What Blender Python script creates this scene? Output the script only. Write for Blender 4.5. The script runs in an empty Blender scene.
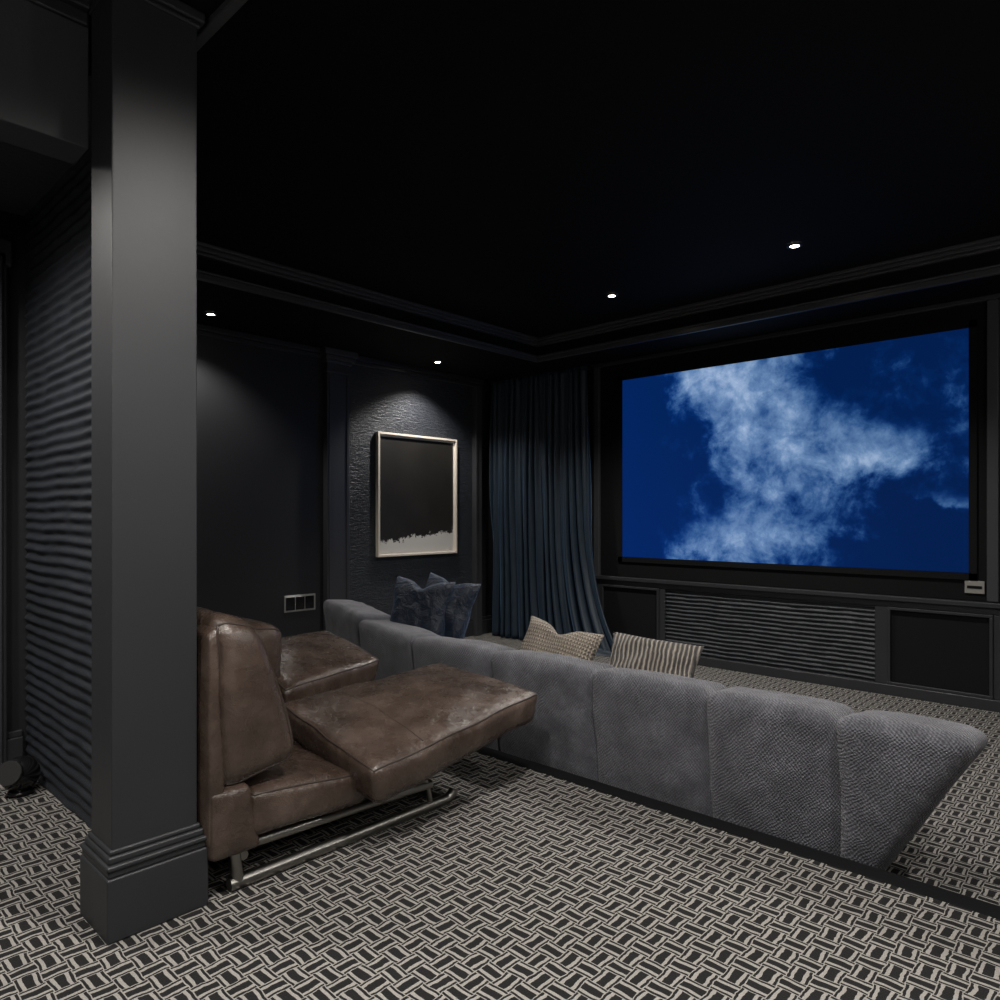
import bpy, math, random, bmesh
from mathutils import Vector, noise as mnoise
random.seed(4)
D=bpy.data; S=bpy.context.scene; C=S.collection
S.view_settings.view_transform='Standard'

# ------------------------------------------------ node helpers
class NB:
    def __init__(s,name):
        s.m=D.materials.new(name); s.m.use_nodes=True
        s.t=s.m.node_tree; s.b=s.t.nodes['Principled BSDF']; s.out=s.t.nodes['Material Output']
    def n(s,typ,**kw):
        nd=s.t.nodes.new(typ)
        for k,v in kw.items(): setattr(nd,k,v)
        return nd
    def L(s,a,b): s.t.links.new(a,b)
    def val(s,sock,v):
        if isinstance(v,(int,float,tuple,list)): sock.default_value=v
        else: s.L(v,sock)
    def M(s,op,a,b=None,c=None,clamp=False):
        nd=s.n('ShaderNodeMath',operation=op,use_clamp=clamp)
        s.val(nd.inputs[0],a)
        if b is not None: s.val(nd.inputs[1],b)
        if c is not None: s.val(nd.inputs[2],c)
        return nd.outputs[0]
    def pos(s):
        g=s.n('ShaderNodeNewGeometry'); x=s.n('ShaderNodeSeparateXYZ'); s.L(g.outputs['Position'],x.inputs[0])
        return g.outputs['Position'],x.outputs
    def obj(s):
        g=s.n('ShaderNodeTexCoord'); x=s.n('ShaderNodeSeparateXYZ'); s.L(g.outputs['Object'],x.inputs[0])
        return g.outputs['Object'],x.outputs
    def noise(s,vec,scale,detail=4,rough=.5,dist=0):
        nd=s.n('ShaderNodeTexNoise'); s.L(vec,nd.inputs['Vector'])
        nd.inputs['Scale'].default_value=scale; nd.inputs['Detail'].default_value=detail
        nd.inputs['Roughness'].default_value=rough; nd.inputs['Distortion'].default_value=dist
        return nd.outputs['Fac']
    def ramp(s,f,stops,interp='LINEAR'):
        r=s.n('ShaderNodeValToRGB'); s.val(r.inputs[0],f); cr=r.color_ramp; cr.interpolation=interp
        while len(cr.elements)<len(stops): cr.elements.new(.5)
        for e,(p,c) in zip(cr.elements,stops): e.position=p; e.color=(*c,1)
        return r.outputs[0]
    def mix(s,f,a,b):
        nd=s.n('ShaderNodeMix',data_type='RGBA'); s.val(nd.inputs[0],f)
        s.val(nd.inputs[6],(*a,1) if isinstance(a,tuple) else a); s.val(nd.inputs[7],(*b,1) if isinstance(b,tuple) else b)
        return nd.outputs[2]
    def bump(s,h,strength,dist=.01):
        nd=s.n('ShaderNodeBump'); s.L(h,nd.inputs['Height']); nd.inputs['Strength'].default_value=strength
        nd.inputs['Distance'].default_value=dist; s.L(nd.outputs[0],s.b.inputs['Normal'])
    def set(s,col=None,rough=None,metal=None,sheen=None,spec=None):
        if col is not None: s.val(s.b.inputs['Base Color'],(*col,1) if isinstance(col,tuple) else col)
        if rough is not None: s.val(s.b.inputs['Roughness'],rough)
        if metal is not None: s.b.inputs['Metallic'].default_value=metal
        if sheen is not None: s.b.inputs['Sheen Weight'].default_value=sheen; s.b.inputs['Sheen Roughness'].default_value=.4
        if spec is not None: s.b.inputs['Specular IOR Level'].default_value=spec

def paint(name,col,rough=.5,bs=60,bstr=.15,var=.15,spec=.5):
    k=NB(name); p,_=k.obj()
    f=k.noise(p,3,5); c=k.mix(f,tuple(x*(1-var) for x in col),tuple(x*(1+var) for x in col))
    k.set(c,rough,spec=spec); k.bump(k.noise(p,bs,4),bstr,.004); return k.m

M_wall=paint('wall_paint',(.0165,.017,.0195),.5)
M_trim=paint('trim_paint',(.030,.031,.035),.36)
M_cornice=paint('cornice_paint',(.062,.062,.066),.34)
M_pillar=paint('pillar_paint',(.027,.028,.031),.45,18,.15,spec=.4)
M_header=paint('header_paint',(.048,.049,.053),.5)
M_pil=paint('pilaster_paint',(.048,.049,.055),.38)
M_ceil=paint('ceiling_paint',(.0044,.0043,.0044),.8,spec=.15)
M_ridge=paint('ridged_panel',(.019,.022,.028),.5,160,.8,.35)
M_alc=paint('textured_plaster',(.04,.044,.053),.7,45,1.0,.4)
M_black=paint('black_fabric',(.004,.004,.0045),.8,spec=.2)
M_panel=paint('speaker_cloth',(.0055,.006,.0075),.8,300,.3,spec=.2)
M_gloss=paint('gloss_black',(.008,.008,.009),.12,10,.0)
M_metal=NB('brushed_steel'); M_metal.set((.32,.31,.29),.3,1.0); M_metal=M_metal.m
def mk_wp():
    k=NB('wallpaper_embossed'); p,(x,y,z)=k.obj()
    mp=k.n('ShaderNodeMapping'); k.L(p,mp.inputs[0]); mp.inputs['Scale'].default_value=(1,9,34)
    n=k.noise(mp.outputs[0],1.6,6,.6,.4); f=k.noise(p,120,3)
    k.set(k.mix(n,(.014,.017,.022),(.046,.051,.062)),.40); k.bump(k.M('ADD',n,k.M('MULTIPLY',f,.4)),1.0,.012); return k.m
M_wallpaper=mk_wp()
M_plate=NB('outlet_plate'); M_plate.set((.35,.34,.31),.35,.3); M_plate=M_plate.m

def mk_carpet():
    k=NB('patterned_carpet'); p,(x,y,z)=k.pos()
    w=k.noise(p,16,3,.6); w2=k.noise(p,13,2)
    x=k.M('ADD',x,k.M('MULTIPLY',k.M('SUBTRACT',w,.5),.022))
    y=k.M('ADD',y,k.M('MULTIPLY',k.M('SUBTRACT',w2,.5),.018))
    cs=.060
    u=k.M('DIVIDE',x,cs); v=k.M('DIVIDE',y,cs)
    par=k.M('FLOORED_MODULO',k.M('ADD',k.M('FLOOR',u),k.M('FLOOR',v)),2)
    fu=k.M('ABSOLUTE',k.M('SUBTRACT',k.M('FRACT',u),.5)); fv=k.M('ABSOLUTE',k.M('SUBTRACT',k.M('FRACT',v),.5))
    ip=k.M('SUBTRACT',1,par)
    a=k.M('ADD',k.M('MULTIPLY',fu,ip),k.M('MULTIPLY',fv,par))
    b=k.M('ADD',k.M('MULTIPLY',fv,ip),k.M('MULTIPLY',fu,par))
    bar=k.M('MULTIPLY',k.M('LESS_THAN',b,.19),k.M('LESS_THAN',a,.495))
    ln=k.M('MULTIPLY',k.M('GREATER_THAN',b,.34),k.M('LESS_THAN',b,.455))
    blk=k.M('MAXIMUM',bar,ln)
    yarn=k.noise(p,320,2)
    cream=k.mix(yarn,(.10,.094,.086),(.56,.53,.485))
    dark=k.mix(yarn,(.003,.003,.0033),(.028,.027,.027))
    c=k.mix(blk,cream,dark)
    k.set(c,.95,spec=.15,sheen=.03)
    h=k.M('ADD',k.M('MULTIPLY',yarn,.7),k.M('MULTIPLY',blk,-.6)); k.bump(h,.8,.006)
    return k.m
M_carpet=mk_carpet()

def mk_leather():
    k=NB('brown_leather'); p,_=k.pos()
    c=k.ramp(k.noise(p,6,7,.62),[(.28,(.030,.0185,.0135)),(.52,(.066,.045,.035)),(.8,(.135,.098,.080))])
    k.set(c,k.ramp(k.noise(p,20,4),[(.3,(.20,)*3),(.7,(.36,)*3)]),spec=.75)
    vo=k.n('ShaderNodeTexVoronoi'); k.L(p,vo.inputs['Vector']); vo.inputs['Scale'].default_value=260
    h=k.M('ADD',k.M('MULTIPLY',vo.outputs['Distance'],.10),k.M('MULTIPLY',k.noise(p,9,5,.55,1.2),.9)); k.bump(h,.42,.018)
    return k.m
M_leather=mk_leather()
M_ldark=NB('leather_piping'); M_ldark.set((.045,.032,.026),.4); M_ldark=M_ldark.m

def mk_sofa():
    k=NB('grey_chenille'); p,(x,y,z)=k.pos()
    q=k.M('ADD',k.M('ADD',x,k.M('MULTIPLY',y,.8)),k.M('MULTIPLY',k.noise(p,25,3),.02))
    wv=k.M('MULTIPLY',k.M('SINE',k.M('MULTIPLY',q,430)),k.M('SINE',k.M('MULTIPLY',k.M('ADD',z,k.M('MULTIPLY',k.noise(p,18,2),.03)),400)))
    wv=k.M('MULTIPLY',k.M('ADD',wv,1),.5)
    mo=k.noise(p,9,8,.75); gr=k.noise(p,170,3,.6)
    c=k.ramp(k.M('ADD',k.M('ADD',k.M('MULTIPLY',mo,.55),k.M('MULTIPLY',wv,.15)),k.M('MULTIPLY',gr,.3)),[(.32,(.045,.045,.053)),(.52,(.12,.12,.138)),(.75,(.29,.29,.325))])
    k.set(c,.9,sheen=.3,spec=.2); k.bump(k.M('ADD',k.M('ADD',wv,mo),k.M('MULTIPLY',gr,1.2)),.7,.008)
    return k.m
M_sofa=mk_sofa()

def mk_curtain():
    k=NB('navy_velvet'); p,_=k.obj()
    c=k.mix(k.noise(p,12,5),(.005,.012,.022),(.013,.027,.044))
    k.set(c,.5,sheen=.45); k.b.inputs['Sheen Tint'].default_value=(.25,.45,.75,1); k.bump(k.noise(p,150,3),.2,.003); return k.m
M_curt=mk_curtain()
def mk_navy():
    k=NB('navy_cushion_fabric'); p,_=k.obj()
    k.set(k.mix(k.noise(p,14,5),(.002,.005,.013),(.009,.019,.040)),.5,sheen=.3); k.b.inputs['Sheen Tint'].default_value=(.35,.5,.8,1); k.bump(k.noise(p,14,5,.6,1),.9,.03); return k.m
M_navy=mk_navy()
def mk_knit():
    k=NB('cream_knit'); p,(x,y,z)=k.obj()
    w=k.M('SINE',k.M('MULTIPLY',k.M('ADD',x,k.M('MULTIPLY',k.noise(p,15,2),.02)),420)); w2=k.M('SINE',k.M('ADD',k.M('MULTIPLY',y,300),k.M('MULTIPLY',w,1.2)))
    w=k.M('MULTIPLY',k.M('ADD',k.M('MULTIPLY',w,.6),k.M('ADD',k.M('MULTIPLY',w2,.4),1)),.5)
    k.set(k.mix(w,(.20,.165,.13),(.44,.38,.31)),.9,sheen=.15); k.bump(w,1.0,.014); return k.m
M_knit=mk_knit()
def mk_stripe():
    k=NB('striped_cushion_fabric'); p,(x,y,z)=k.obj()
    w=k.M('SINE',k.M('MULTIPLY',k.M('ADD',x,k.M('MULTIPLY',k.noise(p,12,3),.022)),290))
    w=k.M('MULTIPLY',k.M('ADD',w,1),.5)
    k.set(k.ramp(w,[(.2,(.06,.053,.048)),(.5,(.21,.185,.16)),(.9,(.40,.355,.30))]),.9,sheen=.15); k.bump(w,1.0,.016); return k.m
M_stripe=mk_stripe()

def mk_screen():
    k=NB('projected_sky'); p,(x,y,z)=k.obj()
    mp=k.n('ShaderNodeMapping'); k.L(p,mp.inputs[0]); mp.inputs['Scale'].default_value=(1.67,1,1)
    P=mp.outputs[0]
    n1=k.noise(P,2.6,12,.6,.3); n2=k.noise(P,5.0,14,.62,.25); n3=k.noise(P,13,10,.65,.2)
    X=k.M('ADD',x,k.M('MULTIPLY',k.M('SUBTRACT',n1,.5),.28))
    Y=k.M('ADD',y,k.M('MULTIPLY',k.M('SUBTRACT',n2,.5),.28))
    tot=None
    for cx,cy,sx,sy,a in [(.27,1.0,.13,.17,.9),(.46,.98,.17,.18,.9),(.40,.72,.15,.20,.9),(.60,.64,.20,.19,.75),(.82,.50,.16,.13,.75),(.52,.40,.17,.17,.65),(.26,.06,.13,.12,.8),(.48,.12,.18,.18,.95),(.97,.30,.16,.035,.5),(.72,.90,.06,.10,-.5),(.95,.82,.14,.14,.22),(.74,.22,.08,.14,.25),(.0,.6,.17,.6,-.6),(.90,.05,.14,.15,-.4)]:
        ex=k.M('POWER',k.M('DIVIDE',k.M('SUBTRACT',X,cx),sx),2); ey=k.M('POWER',k.M('DIVIDE',k.M('SUBTRACT',Y,cy),sy),2)
        g=k.M('MULTIPLY',k.M('EXPONENT',k.M('MULTIPLY',k.M('ADD',ex,ey),-1)),a)
        tot=g if tot is None else k.M('ADD',tot,g)
    tot=k.M('MINIMUM',tot,.95)
    f=k.M('ADD',k.M('MULTIPLY',tot,.72),k.M('MULTIPLY',k.M('SUBTRACT',n2,.5),1.7))
    f=k.M('ADD',f,k.M('MULTIPLY',k.M('SUBTRACT',n3,.5),.6))
    f=k.M('ADD',f,-.06)
    # darker towards the lower right, brighter toward the top left
    f=k.M('ADD',f,k.M('MULTIPLY',k.M('SUBTRACT',y,x),.06))
    cl=k.ramp(f,[(0.0,(.0008,.013,.075)),(.14,(.0012,.018,.10)),(.26,(.007,.040,.16)),(.42,(.035,.10,.26)),(.68,(.13,.235,.43)),(.98,(.36,.48,.68))])
    base=k.ramp(k.M('ADD',x,k.M('MULTIPLY',y,.25)),[(.0,(.0,.006,.055)),(.35,(.0,.004,.03)),(.9,(.0,.0,.0))])
    ad=k.n('ShaderNodeMix',data_type='RGBA',blend_type='ADD'); ad.inputs[0].default_value=1; k.L(cl,ad.inputs[6]); k.L(base,ad.inputs[7])
    k.set((0,0,0),.9,spec=.05); k.L(ad.outputs[2],k.b.inputs['Emission Color']); k.b.inputs['Emission Strength'].default_value=1.0
    return k.m
M_screen=mk_screen()

def mk_art():
    k=NB('abstract_print'); p,(x,y,z)=k.obj()
    n=k.noise(p,8,12,.78)
    edge=k.M('ADD',-.10,k.M('MULTIPLY',n,.38)); edge=k.M('ADD',edge,k.M('MULTIPLY',x,.09))
    blk=k.M('GREATER_THAN',y,edge)
    k.set(k.mix(blk,(.72,.70,.66),k.mix(k.noise(p,4,4),(.010,.009,.008),(.03,.027,.023))),.5); return k.m
M_art=mk_art()
M_frame=NB('pale_wood_frame'); M_frame.set((.82,.74,.64),.45); M_frame=M_frame.m
M_mat=NB('paper_mount'); M_mat.set((.78,.75,.70),.8); M_mat=M_mat.m
M_lamp=NB('lamp_lens'); M_lamp.set((1,1,1),.5); M_lamp.b.inputs['Emission Color'].default_value=(1,.88,.74,1); M_lamp.b.inputs['Emission Strength'].default_value=30; M_lamp=M_lamp.m
M_globe=NB('fill_globe'); M_globe.set((1,1,1),.5); M_globe.b.inputs['Emission Color'].default_value=(1,.97,.93,1); M_globe.b.inputs['Emission Strength'].default_value=95; M_globe=M_globe.m  # emission for the added fill lights out of view
M_ring=NB('lamp_ring'); M_ring.set((.05,.05,.05),.4,.5); M_ring=M_ring.m

# ------------------------------------------------ mesh helpers
def obj_from(name,vs,fs,mat,parent=None,smooth=False,loc=None):
    me=D.meshes.new(name); me.from_pydata([tuple(v) for v in vs],[],fs); me.update()
    o=D.objects.new(name,me); C.objects.link(o)
    if mat: me.materials.append(mat)
    if smooth:
        for p in me.polygons: p.use_smooth=True
    if parent: o.parent=parent
    if loc: o.location=loc
    return o
def boxdata(x0,x1,y0,y1,z0,z1):
    v=[(x0,y0,z0),(x1,y0,z0),(x1,y1,z0),(x0,y1,z0),(x0,y0,z1),(x1,y0,z1),(x1,y1,z1),(x0,y1,z1)]
    f=[(0,3,2,1),(4,5,6,7),(0,1,5,4),(1,2,6,5),(2,3,7,6),(3,0,4,7)]
    return v,f
def boxes(name,lst,mat,parent=None,bevel=0):
    V=[];F=[]
    for b in lst:
        v,f=boxdata(*b); o=len(V); V+=v; F+=[tuple(i+o for i in q) for q in f]
    o=obj_from(name,V,F,mat,parent)
    if bevel:
        m=o.modifiers.new('b','BEVEL'); m.width=bevel; m.segments=3; m.limit_method='ANGLE'
    return o
def box(name,x0,x1,y0,y1,z0,z1,mat,parent=None,bevel=0): return boxes(name,[(x0,x1,y0,y1,z0,z1)],mat,parent,bevel)
def empty(name,loc=(0,0,0)):
    e=D.objects.new(name,None); C.objects.link(e); e.location=loc; e.empty_display_size=.1; return e

def tube(name,pts,r,mat,parent=None,cyc=False):
    cu=D.curves.new(name,'CURVE'); cu.dimensions='3D'; cu.bevel_depth=r; cu.bevel_resolution=4; cu.use_fill_caps=True
    sp=cu.splines.new('POLY'); sp.points.add(len(pts)-1); sp.use_cyclic_u=cyc
    for q,p in zip(sp.points,pts): q.co=(*p,1)
    o=D.objects.new(name,cu); C.objects.link(o); cu.materials.append(mat)
    if parent:o.parent=parent
    return o

def cushion(name,c8,mat,r=.05,bulge=(0,0,0),n=18,parent=None,wr=0.0,piping=None,pr=.005):
    c=[Vector(q) for q in c8]
    sx=((c[1]-c[0]).length+(c[5]-c[4]).length)/2; sy=((c[3]-c[0]).length+(c[7]-c[4]).length)/2; sz=((c[4]-c[0]).length+(c[6]-c[2]).length)/2
    h=Vector((sx/2,sy/2,sz/2)); rr=min(r,min(h)*.98)
    def tri(p):
        a,b,g=[(p[i]+1)/2 for i in range(3)]
        lo=(c[0]*(1-a)+c[1]*a)*(1-b)+(c[3]*(1-a)+c[2]*a)*b
        hi=(c[4]*(1-a)+c[5]*a)*(1-b)+(c[7]*(1-a)+c[6]*a)*b
        return lo*(1-g)+hi*g
    V=[];F=[];idx={}
    def coord(i): return -math.cos(math.pi*i/n)*.6+(-1+2*i/n)*.4
    def place(q):
        p=Vector((q[0]*h[0],q[1]*h[1],q[2]*h[2]))
        cl=Vector([max(-(h[a]-rr),min(h[a]-rr,p[a])) for a in range(3)])
        d=p-cl
        if d.length>1e-9: p=cl+d.normalized()*rr
        s=Vector((p[0]/h[0],p[1]/h[1],p[2]/h[2]))
        bx=s[0]*bulge[0]*(1-s[1]**2)*(1-s[2]**2)/h[0]
        by=s[1]*bulge[1]*(1-s[0]**2)*(1-s[2]**2)/h[1]
        bz=s[2]*bulge[2]*(1-s[0]**2)*(1-s[1]**2)/h[2]
        w=tri(Vector((s[0]+bx,s[1]+by,s[2]+bz)))
        if wr: w=w+ mnoise.noise_vector(w*6)*wr
        return w
    def vid(i,j,k):
        key=(i,j,k)
        if key in idx: return idx[key]
        idx[key]=len(V); V.append(place(Vector((coord(i),coord(j),coord(k))))); return idx[key]
    for i in range(n):
        for j in range(n):
            F.append((vid(i,j,0),vid(i,j+1,0),vid(i+1,j+1,0),vid(i+1,j,0)))
            F.append((vid(i,j,n),vid(i+1,j,n),vid(i+1,j+1,n),vid(i,j+1,n)))
            F.append((vid(i,0,j),vid(i+1,0,j),vid(i+1,0,j+1),vid(i,0,j+1)))
            F.append((vid(i,n,j),vid(i,n,j+1),vid(i+1,n,j+1),vid(i+1,n,j)))
            F.append((vid(0,i,j),vid(0,i,j+1),vid(0,i+1,j+1),vid(0,i+1,j)))
            F.append((vid(n,i,j),vid(n,i+1,j),vid(n,i+1,j+1),vid(n,i,j+1)))
    o=obj_from(name,V,F,mat,parent,True)
    if piping:
        for pi,(ax,sg) in enumerate(piping):
            a1,a2=[a for a in range(3) if a!=ax]; pts=[]
            m=24
            per=[(-1+2*t/m,-1) for t in range(m)]+[(1,-1+2*t/m) for t in range(m)]+[(1-2*t/m,1) for t in range(m)]+[(-1,1-2*t/m) for t in range(m)]
            for (s,t) in per:
                q=[0,0,0]; q[ax]=sg; q[a1]=s; q[a2]=t; pts.append(place(Vector(q)))
            tube(name+'_welt_%d'%pi,pts,pr,M_ldark,parent,True)
    return o

def pillow(name,loc,w,hh,t,rot,mat,seed=0,fold=0.0):
    n=30;V=[];F=[]
    for side in (1,-1):
        for i in range(n+1):
            for j in range(n+1):
                u=-1+2*i/n; v=-1+2*j/n
                pin=1-.10*(1-abs(u)**2)*abs(v)**3; pin2=1-.10*(1-abs(v)**2)*abs(u)**3
                prof=((1-u**4)*(1-v**4))**.55*(1-.12*(u*u+v*v))
                x=u*w/2*pin2; y=v*hh/2*pin
                nz=mnoise.noise(Vector((u*2+seed,v*2,side)))*.03*prof
                y-=fold*math.exp(-(u/.28)**2)*max(0,v)**2
                x+=.012*mnoise.noise(Vector((u*1.5,v*1.5,seed)))
                V.append((x,y,side*(t/2*prof)+nz))
    m=(n+1)**2
    for i in range(n):
        for j in range(n):
            a=i*(n+1)+j;b=a+n+1
            F.append((a,b,b+1,a+1)); F.append((m+a,m+a+1,m+b+1,m+b))
    o=obj_from(name,V,F,mat,None,True)
    bm=bmesh.new(); bm.from_mesh(o.data); bmesh.ops.remove_doubles(bm,verts=bm.verts,dist=.0005); bm.to_mesh(o.data); bm.free()
    for p in o.data.polygons: p.use_smooth=True
    o.location=loc; o.rotation_euler=[math.radians(a) for a in rot]; return o
def sph(name,r,loc,mat,parent,seg=40,rings=24):
    me=D.meshes.new(name); bm=bmesh.new(); bmesh.ops.create_uvsphere(bm,u_segments=seg,v_segments=rings,radius=r); bm.to_mesh(me); bm.free()
    for p in me.polygons:p.use_smooth=True
    me.materials.append(mat); o=D.objects.new(name,me); C.objects.link(o); o.location=loc; o.parent=parent; return o
def cyl(name,r1,r2,h,loc,mat,parent,rot=(0,0,0),seg=40):
    me=D.meshes.new(name); bm=bmesh.new(); bmesh.ops.create_cone(bm,cap_ends=True,segments=seg,radius1=r1,radius2=r2,depth=h); bm.to_mesh(me); bm.free()
    for p in me.polygons:p.use_smooth=len(p.vertices)==4
    me.materials.append(mat); o=D.objects.new(name,me); C.objects.link(o); o.location=loc; o.rotation_euler=rot; o.parent=parent; return o

# ------------------------------------------------ constants
WX=-5.74; WY=6.05; LZ=-.17; SZ=2.75; CZ=2.95; RX=1.4; BY=-2.0; TX=-4.57; TY=5.45; TB=1.02; TRX=.25
PE=2.64
# ------------------------------------------------ shell
box('platform_floor',WX,RX,BY,PE-.09,-.3,0,M_carpet)
box('trim_1',WX,RX,PE-.09,PE,-.3,0.002,M_black,bevel=.006)
box('floor',WX,RX,PE,WY,-.3,LZ,M_carpet)
box('wall_left',WX-.1,WX,BY,WY+.1,-.3,CZ+.1,M_wall)
box('wall_screen',WX,RX,WY,WY+.1,-.3,CZ,M_wall)
box('wall_right',RX,RX+.1,BY,WY,-.3,CZ+.1,M_wall)
box('wall_rear',WX,RX,BY-.1,BY,-.3,CZ+.1,M_wall)
boxes('ceiling',[(WX-.1,RX+.1,BY-.1,WY+.1,CZ,CZ+.1),
   (WX,TX,.99,WY,SZ,CZ),(TX,RX,TY,WY,SZ,CZ),(TRX,RX,TB,TY,SZ,CZ),(-2.2,RX,BY,TB,SZ,CZ),(TX,-2.2,.99,TB,SZ,CZ)],M_ceil)
def cornice(name,steps,mat):
    L=[]
    for (z0,z1,pr) in steps:
        L+= [(TX-.02,TX+pr,TB,TY,z0,z1),(TX-.02,TRX+.02,TY-pr,TY+.02,z0,z1),(TRX-pr,TRX+.02,TB,TY,z0,z1),(TX-.02,TRX+.02,TB-.02,TB+pr,z0,z1)]
    return boxes(name,L,mat,bevel=.006)
cornice('trim_2',[(SZ-.022,SZ+.02,.015),(SZ+.02,SZ+.035,.03),(SZ+.13,SZ+.15,.03),(SZ+.15,SZ+.175,.055),(SZ+.175,CZ-.001,.08)],M_cornice)
boxes('trim_3',[(WX,WX+.05,1.0,WY-.2,SZ-.05,SZ-.001),(WX,WX+.03,1.0,WY-.2,SZ-.09,SZ-.05),
  (WX,RX,WY-.06,WY,SZ-.04,SZ-.001)],M_trim,bevel=.008)
boxes('baseboard_left',[(WX,WX+.03,PE,WY-.05,LZ,LZ+.16),(WX,WX+.02,PE,WY-.05,LZ+.16,LZ+.2),(WX,WX+.03,1.0,PE,0,.16),(WX,WX+.02,1.0,PE,.16,.2)],M_trim,bevel=.006)
boxes('baseboard_right',[(RX-.03,RX,BY,PE,0,.16),(RX-.03,RX,PE,WY-.1,LZ,LZ+.16)],M_trim,bevel=.006)
box('trim_8',WX,WX+.008,4.0,5.69,LZ+.2,SZ-.09,M_wallpaper)
def pilaster(nm,y0,y1):
    e=empty(nm,(WX+.004,(y0+y1)/2,LZ))
    w=(y1-y0)/2
    boxes('shaft',[(0.0,.07,-w,w,0,SZ-LZ-.09)],M_pil,e,.006)
    boxes('capital',[(0,.085,-w-.012,w+.012,SZ-LZ-.22,SZ-LZ-.20),(0,.09,-w-.02,w+.02,SZ-LZ-.13,SZ-LZ-.10),(0,.11,-w-.04,w+.04,SZ-LZ-.10,SZ-LZ-.06),(0,.13,-w-.06,w+.06,SZ-LZ-.06,SZ-LZ-.003)],M_cornice,e,.008)
    boxes('base',[(0,.09,-w-.015,w+.015,0,.18),(0,.08,-w-.01,w+.01,.18,.22)],M_pil,e,.006)
    boxes('fillets',[(.07,.078,-w+.02,-w+.035,.25,SZ-LZ-.24),(.07,.078,w-.035,w-.02,.25,SZ-LZ-.24)],M_pil,e)
pilaster('pilaster',3.73,3.98)
boxes('trim_9',[(WX,WX+.06,5.70,5.80,LZ,SZ-.09),(WX,WX+.07,5.69,5.72,LZ,SZ-.09)],M_pil,bevel=.006)

# ------------------------------------------------ near column
HX,HY=.086,.122
col=empty('column',(-2.262,.844,0))
def cbox(hx,hy,z0,z1): return (-hx,hx,-hy,hy,z0,z1)
boxes('shaft',[cbox(HX,HY,0,SZ-.001)],M_pillar,col,.004)
boxes('base',[cbox(HX+.032,HY+.022,0,.18),cbox(HX+.026,HY+.018,.18,.20),cbox(HX+.032,HY+.022,.20,.215),cbox(HX+.018,HY+.014,.215,.235),cbox(HX+.008,HY+.008,.235,.25)],M_pillar,col,.006)
boxes('capital',[cbox(HX+.008,HY+.008,SZ-.05,SZ-.035),cbox(HX+.018,HY+.018,SZ-.035,SZ-.002)],M_trim,col,.006)
boxes('trim_4',[(-2.5,-2.36,BY,.72,2.3,SZ-.001)],M_header,bevel=.004)
boxes('trim_5',[(-2.36,-2.345,BY,.715,SZ-.09,SZ-.05),(-2.36,-2.325,BY,.715,SZ-.05,SZ-.002)],M_trim,bevel=.006)
def ridged(name,x0,x1,z0,z1,y,period,amp,mat,nx,parent=None,wav=.006,seed=0):
    nz=int((z1-z0)/period*10); V=[];F=[]
    for i in range(nx+1):
        x=x0+(x1-x0)*i/nx
        for j in range(nz+1):
            z=z0+(z1-z0)*j/nz
            ph=2*math.pi*(z/period)+ wav/period*6.28*mnoise.noise(Vector((x*4+seed,z*1.5,0)))
            a=amp*(.85+.5*mnoise.noise(Vector((x*9,z*12,seed))))
            V.append((x,y-a*(.5+.5*math.sin(ph)),z))
    for i in range(nx):
        for j in range(nz):
            a=i*(nz+1)+j;b=a+nz+1; F.append((a,b,b+1,a+1))
    return obj_from(name,V,F,mat,parent,True)
box('wall_alcove',-3.9,-2.355,.928,.948,0,SZ,M_wall)
box('wall_theatre_rear',WX,-3.9,.928,.948,0,SZ,M_wall)
ridged('ridged_wall_panel',-3.89,-2.37,.0,2.6,.927,.047,.014,M_ridge,240,None,.008)
box('ceiling_alcove',-3.9,-2.5,BY,.925,2.6,2.7,M_alc)
box('wall_alcove_left',-4.0,-3.9,BY,.928,0,2.7,M_wall)
boxes('door_1',[(-3.899,-3.87,-.15,.6,0,2.1),(-3.87,-3.86,-.05,.5,.2,.95),(-3.87,-3.86,-.05,.5,1.1,2.0)],M_trim,bevel=.008)
boxes('trim_6',[(-3.9,-3.86,.70,.84,0,2.4),(-3.86,-3.845,.72,.74,0,2.38),(-3.86,-3.845,.80,.82,0,2.38),(-3.9,-3.86,-.27,-.15,0,2.4),(-3.9,-3.86,-.3,.86,2.34,2.46)],M_pil,bevel=.008)
boxes('baseboard_alcove',[(-3.9,-3.87,.84,.905,0,.17),(-3.9,-3.88,.84,.905,.17,.2)],M_trim,bevel=.005)
bl=empty('floor_spotlight',(-3.60,.83,0))
sph('shell',.074,(0,0,.084),M_gloss,bl); cyl('foot',.055,.042,.02,(0,0,.01),M_gloss,bl); cyl('rim',.045,.05,.03,(.045,-.045,.11),M_ring,bl,(math.radians(70),0,math.radians(45)))

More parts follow.
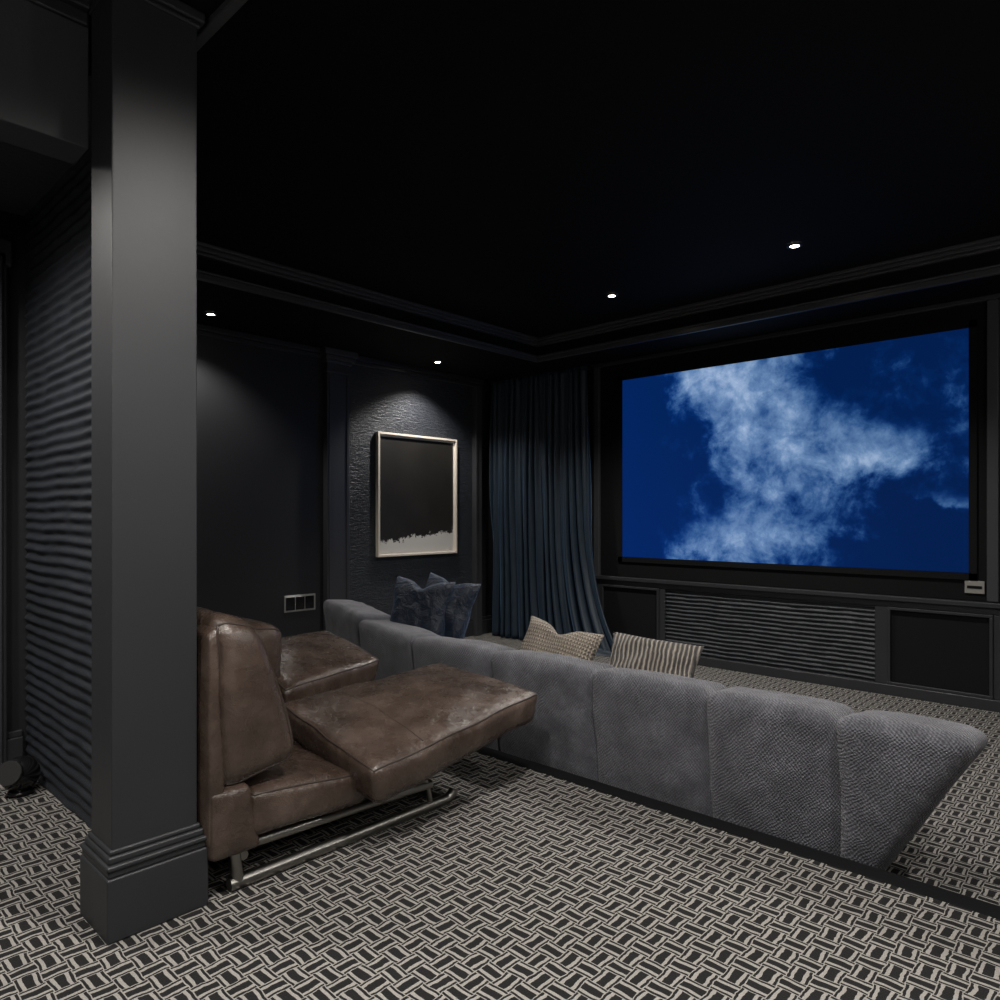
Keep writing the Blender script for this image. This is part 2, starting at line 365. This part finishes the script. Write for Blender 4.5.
# ------------------------------------------------ screen wall
cab=empty('media_cabinet',(-2.5,6.0,LZ))
CY=5.98
def cb(x0,x1,y0,y1,z0,z1): return (x0+2.5,x1+2.5,y0-6.0,y1-6.0,z0-LZ,z1-LZ)
boxes('carcass',[cb(-4.22,-.80,CY,6.045,LZ,-.09),cb(-4.22,-.80,CY,6.045,.50,.55),cb(-4.25,-.77,CY-.03,6.045,.55,.585),
  cb(-4.22,-4.16,CY,6.045,-.09,.5),cb(-3.50,-3.44,CY,6.045,-.09,.5),cb(-1.62,-1.53,CY,6.045,-.09,.5),cb(-.86,-.80,CY,6.045,-.09,.5)],M_trim,cab,.005)
boxes('skirting',[cb(-4.23,-.79,CY-.02,CY,LZ,LZ+.08)],M_trim,cab,.005)
def rim(x0,x1,z0,z1,w=.022):
    y0,y1=CY-.012,CY+.01
    return [cb(x0,x1,y0,y1,z0,z0+w),cb(x0,x1,y0,y1,z1-w,z1),cb(x0,x0+w,y0,y1,z0+w,z1-w),cb(x1-w,x1,y0,y1,z0+w,z1-w)]
boxes('speaker_frames',rim(-4.16,-3.50,-.09,.5)+rim(-1.53,-.86,-.09,.5),M_pillar,cab,.004)
boxes('speaker_panels',[cb(-4.14,-3.52,CY+.012,6.04,-.07,.48),cb(-1.51,-.88,CY+.012,6.04,-.07,.48)],M_panel,cab)
r=ridged('ridged_front',-3.44,-1.62,-.09,.5,CY+.025,.037,.016,M_ridge,260,cab,.006,3); r.location=(2.5,-6.0,-LZ)
box('screen_surround',-4.2,-.9,WY-.03,WY-.001,.59,SZ-.041,M_black)
boxes('trim_7',[(-4.27,-4.2,WY-.06,WY,LZ,SZ-.041),(-.9,-.83,WY-.06,WY,.59,SZ-.041)],M_pil,bevel=.006)
ps=empty('projector_screen',(-3.93,WY-.035,.785))
sw,sh=2.92,1.755
sc=obj_from('picture',[(0,0,0),(1,0,0),(1,1,0),(0,1,0)],[(0,1,2,3)],M_screen,ps); sc.scale=(sw,sh,1); sc.rotation_euler=(math.radians(90),0,0); sc.location=(0,-.006,0)
boxes('frame',[(-.05,sw+.05,-.004,.004,-.05,sh+.05)],M_black,ps)
boxes('frame_rim',[(-.05,-.002,-.012,-.004,-.05,sh+.05),(sw+.002,sw+.05,-.012,-.004,-.05,sh+.05),(-.05,sw+.05,-.012,-.004,-.05,-.002),(-.05,sw+.05,-.012,-.004,sh+.002,sh+.05)],M_black,ps)
bd=empty('brand_plate',(-.975,WY-.036,.685)); boxes('plate',[(-.06,.06,-.006,.004,-.045,.045)],M_plate,bd,.003); boxes('mark',[(-.045,.045,-.009,-.006,-.010,.010)],M_black,bd)

def curtain():
    nu,nv=420,60;V=[];F=[]
    for j in range(nv+1):
        v=j/nv; z=SZ-.045+(LZ+.012-(SZ-.045))*v
        for i in range(nu+1):
            u=i/nu
            xt=-5.60+u*(1.33); xb=-5.57+u*1.39+ (u**3)*.42*max(0,(v-.55)/.45)**2
            x=xt*(1-v)+xb*v
            ph=u*2*math.pi*15+1.1*mnoise.noise(Vector((u*6,v*1.5,2)))*2
            am=.022+.035*v*(.6+.8*mnoise.noise(Vector((u*9,v*2,7)))+.3)
            y=5.86+am*math.sin(ph)+.012*math.sin(ph*2.3+v*3)
            x+=.012*math.cos(ph)
            y-= .10*(u**3)*max(0,(v-.7)/.3)**1.5
            V.append((x,y,z))
    for j in range(nv):
        for i in range(nu):
            a=j*(nu+1)+i;F.append((a,a+1,a+nu+2,a+nu+1))
    e=empty('curtain',(0,0,0))
    o=obj_from('drape',V,F,M_curt,e,True)
    m=o.modifiers.new('s','SOLIDIFY'); m.thickness=.004
    boxes('track',[(-5.64,-4.24,5.83,5.90,SZ-.045,SZ-.001)],M_black,e)
    V=[];F=[];n=60
    for i in range(n+1):
        for j in range(13):
            a=i/n; b=j/12
            x=-4.45+a*.66; w=.13*(1-a*.75)
            y=5.82-.03+ (b-.5)*2*w-.03*math.sin(a*3)
            h=(.04+.12*(1-a)**1.3)*math.sin(math.pi*b)**.7*(.75+.35*math.sin(b*14+a*5))
            V.append((x,y,LZ+.004+max(0,h)))
    for i in range(n):
        for j in range(12):
            a=i*13+j;F.append((a,a+13,a+14,a+1))
    obj_from('puddled_hem',V,F,M_curt,e,True)
curtain()

art=empty('framed_artwork',(WX+.012,4.33,.78)); aw,ah=1.08,1.25
boxes('frame',[(0,.045,0,.022,0,ah),(0,.045,aw-.022,aw,0,ah),(0,.045,.022,aw-.022,0,.022),(0,.045,.022,aw-.022,ah-.022,ah)],M_frame,art,.003)
boxes('mount',[(.005,.018,.02,aw-.02,.02,ah-.02)],M_mat,art)
ap=obj_from('print',[(0,0,0),(1,0,0),(1,1,0),(0,1,0)],[(0,1,2,3)],M_art,art)
ap.scale=(aw-.085,ah-.085,1); ap.rotation_euler=(math.radians(90),0,math.radians(90)); ap.location=(.021,.0425,.0425)
ol=empty('wall_outlet',(WX+.001,3.487,.40))
boxes('plate',[(0,.008,-.16,.16,-.075,.075)],M_plate,ol,.003)
boxes('sockets',[(.008,.012,-.145+.098*i,-.055+.098*i,-.058,.058) for i in range(3)],M_gloss,ol,.002)

# ------------------------------------------------ sectional sofa
sofa=empty('sectional_sofa',(0,0,0))
pts=[(-.41,2.66),(-.845,2.66),(-1.345,2.66),(-1.91,2.66),(-2.54,2.66),(-3.17,2.66),(-3.97,2.87),(-4.95,3.24)]
P=[Vector((a,b,0)) for a,b in pts]
N=[]
for i in range(len(P)):
    a=P[max(0,i-1)];b=P[min(len(P)-1,i+1)]; t=(a-b).normalized()
    N.append(Vector((-t.y,t.x,0)))
TOP=.50
for i in range(len(P)-1):
    R,Lf=P[i],P[i+1]; nR,nL=N[i],N[i+1]
    def q(p,nn,off,z):
        v=p+nn*off; return (v.x,v.y,z)
    g=-.010*(Lf-R).normalized()
    R2=R+g; L2=Lf-g
    botR=R+Vector((-.36,0,0)) if i==0 else R2
    base=LZ+.02
    tp=TOP+(.03 if i==6 else 0)
    c8=[q(L2,nL,.05,base),q(botR,nR,.05,base),q(botR,nR,.32,base),q(L2,nL,.36,base),
        q(L2,nL,-.03,tp),q(R2,nR,-.03,tp),q(R2,nR,.26,tp-.03),q(L2,nL,.26,tp-.03)]
    cushion('back_%d'%(i+1),c8,M_sofa,.06,(.0,.018,.016),24,sofa,.008)
    g=.004*(Lf-R).normalized()
    seR=R+g; seL=Lf-g
    if i==0: seR=R+Vector((-.42,0,0))
    depth=1.0
    sb=seR+Vector((-.1,0,0)) if i==0 else seR
    c8=[q(seL,nL,.37,base+.02),q(sb,nR,.33,base+.02),q(sb,nR,depth,base+.02),q(seL,nL,depth,base+.02),
        q(seL,nL,.28,.20),q(seR,nR,.26,.20),q(seR,nR,depth,.20),q(seL,nL,depth,.20)]
    cushion('seat_%d'%(i+1),c8,M_sofa,.06,(0,0,.015),14,sofa,.004)
for i,(x,y) in enumerate([(-1.0,2.9),(-1.0,3.5),(-2.3,2.9),(-2.3,3.5),(-3.3,2.95),(-3.4,3.6),(-4.4,3.4),(-4.5,3.9)]):
    box('foot_%d'%(i+1),x-.03,x+.03,y-.03,y+.03,LZ,LZ+.05,M_black,sofa)

pillow('throw_pillow',(-3.62,3.10,.55),.44,.46,.17,(76,4,24),M_navy,1,.05)
pillow('throw_pillow',(-3.52,3.24,.56),.40,.46,.17,(72,10,20),M_navy,5,.03)
pillow('throw_pillow',(-2.45,3.08,.42),.46,.38,.18,(62,10,14),M_knit,3,.06)
pillow('throw_pillow',(-1.85,3.08,.41),.46,.39,.23,(58,6,22),M_stripe,8,.0)

# ------------------------------------------------ leather recliners
def recliner(dx,dy,pad,backtop,backfront=0):
    ox,oy=-2.45,1.4
    e=empty('leather_recliner',(ox+dx,oy+dy+.015,0))
    def c(l): return [(x-ox,y-oy,z) for x,y,z in l]
    xn,xf=-2.13,-2.77
    h=backtop; b=backfront
    cushion('back',c([(xf,.995,.32),(xn,.995,.32),(xn,1.31,.37),(xf,1.31,.37),(xf,.985,h),(xn,.985,h),(xn,1.14+b,h-.03),(xf,1.14+b,h-.03)]),M_leather,.072,(.014,.03,.015),26,e,.008,[(0,1)],.004)
    cushion('back_shell',c([(xf,.962,.17),(xn,.962,.17),(xn,1.03,.17),(xf,1.03,.17),(xf,.965,h-.06),(xn,.965,h-.06),(xn,.995,h-.03),(xf,.995,h-.03)]),M_leather,.015,(.005,.006,.0),16,e,.004)
    cushion('side_panel',c([(xf,.968,.13),(xn+.01,.968,.13),(xn+.01,1.14,.13),(xf,1.14,.13),(xf,.968,.345),(xn+.01,.968,.345),(xn+.01,1.10,.345),(xf,1.10,.345)]),M_leather,.02,(.008,.008,.0),14,e,.003)
    cushion('seat',c([(xf,1.10,.17),(xn+.02,1.10,.17),(xn+.02,1.55,.15),(xf,1.55,.15),(xf,1.10,.32),(xn+.02,1.10,.32),(xn+.02,1.56,.27),(xf,1.56,.27)]),M_leather,.03,(.010,.01,.012),18,e,.004,[(2,1)],.004)
    A,B,Cc,Dd=[(x-ox-dx,y-oy-dy,z) for x,y,z in pad]
    def dn(p,t,sx=0,sy=0): return (p[0]+sx,p[1]+sy,p[2]-t)
    cor=[dn(Cc,.145,.01,.03),dn(A,.145,-.01,.03),dn(B,.125,-.01,-.03),dn(Dd,.125,.01,-.03),Cc,A,B,Dd]
    cushion('leg_rest',cor,M_leather,.035,(.008,.008,.032),30,e,.008,[(2,1),(2,-1)],.004)
    if dx==0:
        AV,BV,CV,DV=[Vector(v) for v in (A,B,Cc,Dd)]
        pts=[]
        for i in range(21):
            s=i/20; f=.28
            p=(AV*(1-f)+BV*f)*(1-s)+(CV*(1-f)+DV*f)*s
            u=2*s-1; v=2*f-1
            p.z+=.032*(1-u*u)*(1-v*v)*.98-.0005
            p+=mnoise.noise_vector(p*6)*.008
            if 0<i<20: pts.append(p)
        tube('seam',pts,.003,M_ldark,e)
    m=[(A[k]+B[k]+Cc[k]+Dd[k])/4 for k in range(3)]
    box('leg_rest_board',m[0]-.24,m[0]+.24,m[1]-.28,m[1]+.25,.25,.29,M_black,e,.01)
    for j,x in enumerate((-2.17,-2.72)):
        X=x-ox
        tube('runner_%d'%j,[(X,1.05-oy,.022),(X,1.99-oy,.022),(X,2.02-oy,.035),(X,2.03-oy,.055)],.021,M_metal,e)
        tube('rail_%d'%j,[(X,1.07-oy,.135),(X,1.9-oy,.11)],.018,M_metal,e)
        tube('upright_%d'%j,[(X,1.08-oy,.022),(X,1.06-oy,.17)],.02,M_metal,e)
        tube('strut_%d'%j,[(X,1.9-oy,.03),(X,1.88-oy,.12),(X,1.75-oy,.28)],.012,M_metal,e)
    tube('cross_bar',[(-2.17-ox,1.98-oy,.022),(-2.72-ox,1.98-oy,.022)],.016,M_metal,e)
    tube('cross_bar_rear',[(-2.17-ox,1.10-oy,.10),(-2.72-ox,1.10-oy,.10)],.016,M_metal,e)
    return e
recliner(0,0,[(-1.97,1.46,.325),(-2.0,2.40,.425),(-2.66,1.50,.43),(-2.68,2.42,.455)],.885)
recliner(-.72,.32,[(-2.74,1.57,.46),(-2.87,2.20,.485),(-3.36,1.72,.555),(-3.44,2.24,.56)],.74,.20)

# ------------------------------------------------ lamps
def downlight(x,y,z,power,blend=.6,size=120,rad=.05,col=(1,.96,.91)):
    e=empty('downlight',(x,y,z))
    cyl('lens',.028,.028,.006,(0,0,-.004),M_lamp,e)
    V=[];F=[];n=40
    for i in range(n):
        a=2*math.pi*i/n
        for rr,zz in ((.03,-.002),(.03,-.010),(.048,-.008),(.05,-.001)): V.append((rr*math.cos(a),rr*math.sin(a),zz))
    for i in range(n):
        for k in range(3):
            a=i*4+k;b=((i+1)%n)*4+k;F.append((a,b,b+1,a+1))
    obj_from('bezel',V,F,M_ring,e,True)
    l=D.lights.new('beam','SPOT'); l.energy=power; l.spot_size=math.radians(size); l.spot_blend=blend; l.shadow_soft_size=rad; l.color=col
    lo=D.objects.new('beam',l); C.objects.link(lo); lo.parent=e; lo.location=(0,0,-.02)
    return e
downlight(-3.2,4.74,CZ,170)
downlight(-1.74,4.67,CZ,170)
downlight(-5.35,2.48,SZ,70)
downlight(-5.35,4.82,SZ,110)
downlight(-.8,1.35,CZ,240,size=150,rad=.10)
downlight(-.9,.2,SZ,120,size=155)
downlight(.6,2.2,SZ,120,size=150)
downlight(-1.6,-.9,SZ,120,size=155)
downlight(-3.2,-.1,2.6,150,size=155)
def fill_light(x,y,z,rz):  # added unseen fill: glowing globes that brighten column, header and sofa backs
    e=empty('added_fill_light',(x,y,z)); e.rotation_euler=(0,0,rz)
    box('backplate',-.05,.05,-.015,0,-.12,.12,M_metal,e,.005)
    tube('arm',[(0,-.01,-.05),(0,-.09,-.06),(0,-.12,-.03),(0,-.12,0)],.008,M_metal,e)
    sph('globe',.075,(0,-.12,.07),M_globe,e,16,10)
fill_light(RX-.001,.6,2.05,math.radians(-90))
fill_light(RX-.001,3.6,2.05,math.radians(-90))
fill_light(-.6,BY+.001,2.05,math.radians(180))

w=D.worlds.new('w'); S.world=w; w.use_nodes=True
w.node_tree.nodes['Background'].inputs[0].default_value=(.5,.55,.65,1); w.node_tree.nodes['Background'].inputs[1].default_value=.05

cam=D.cameras.new('camera'); cam.sensor_width=36; cam.lens=25.56; cam.shift_y=.015; cam.clip_start=.02
co=D.objects.new('camera',cam); C.objects.link(co); co.location=(0,0,1.2); co.rotation_euler=(math.radians(90),0,math.radians(42.97)); S.camera=co
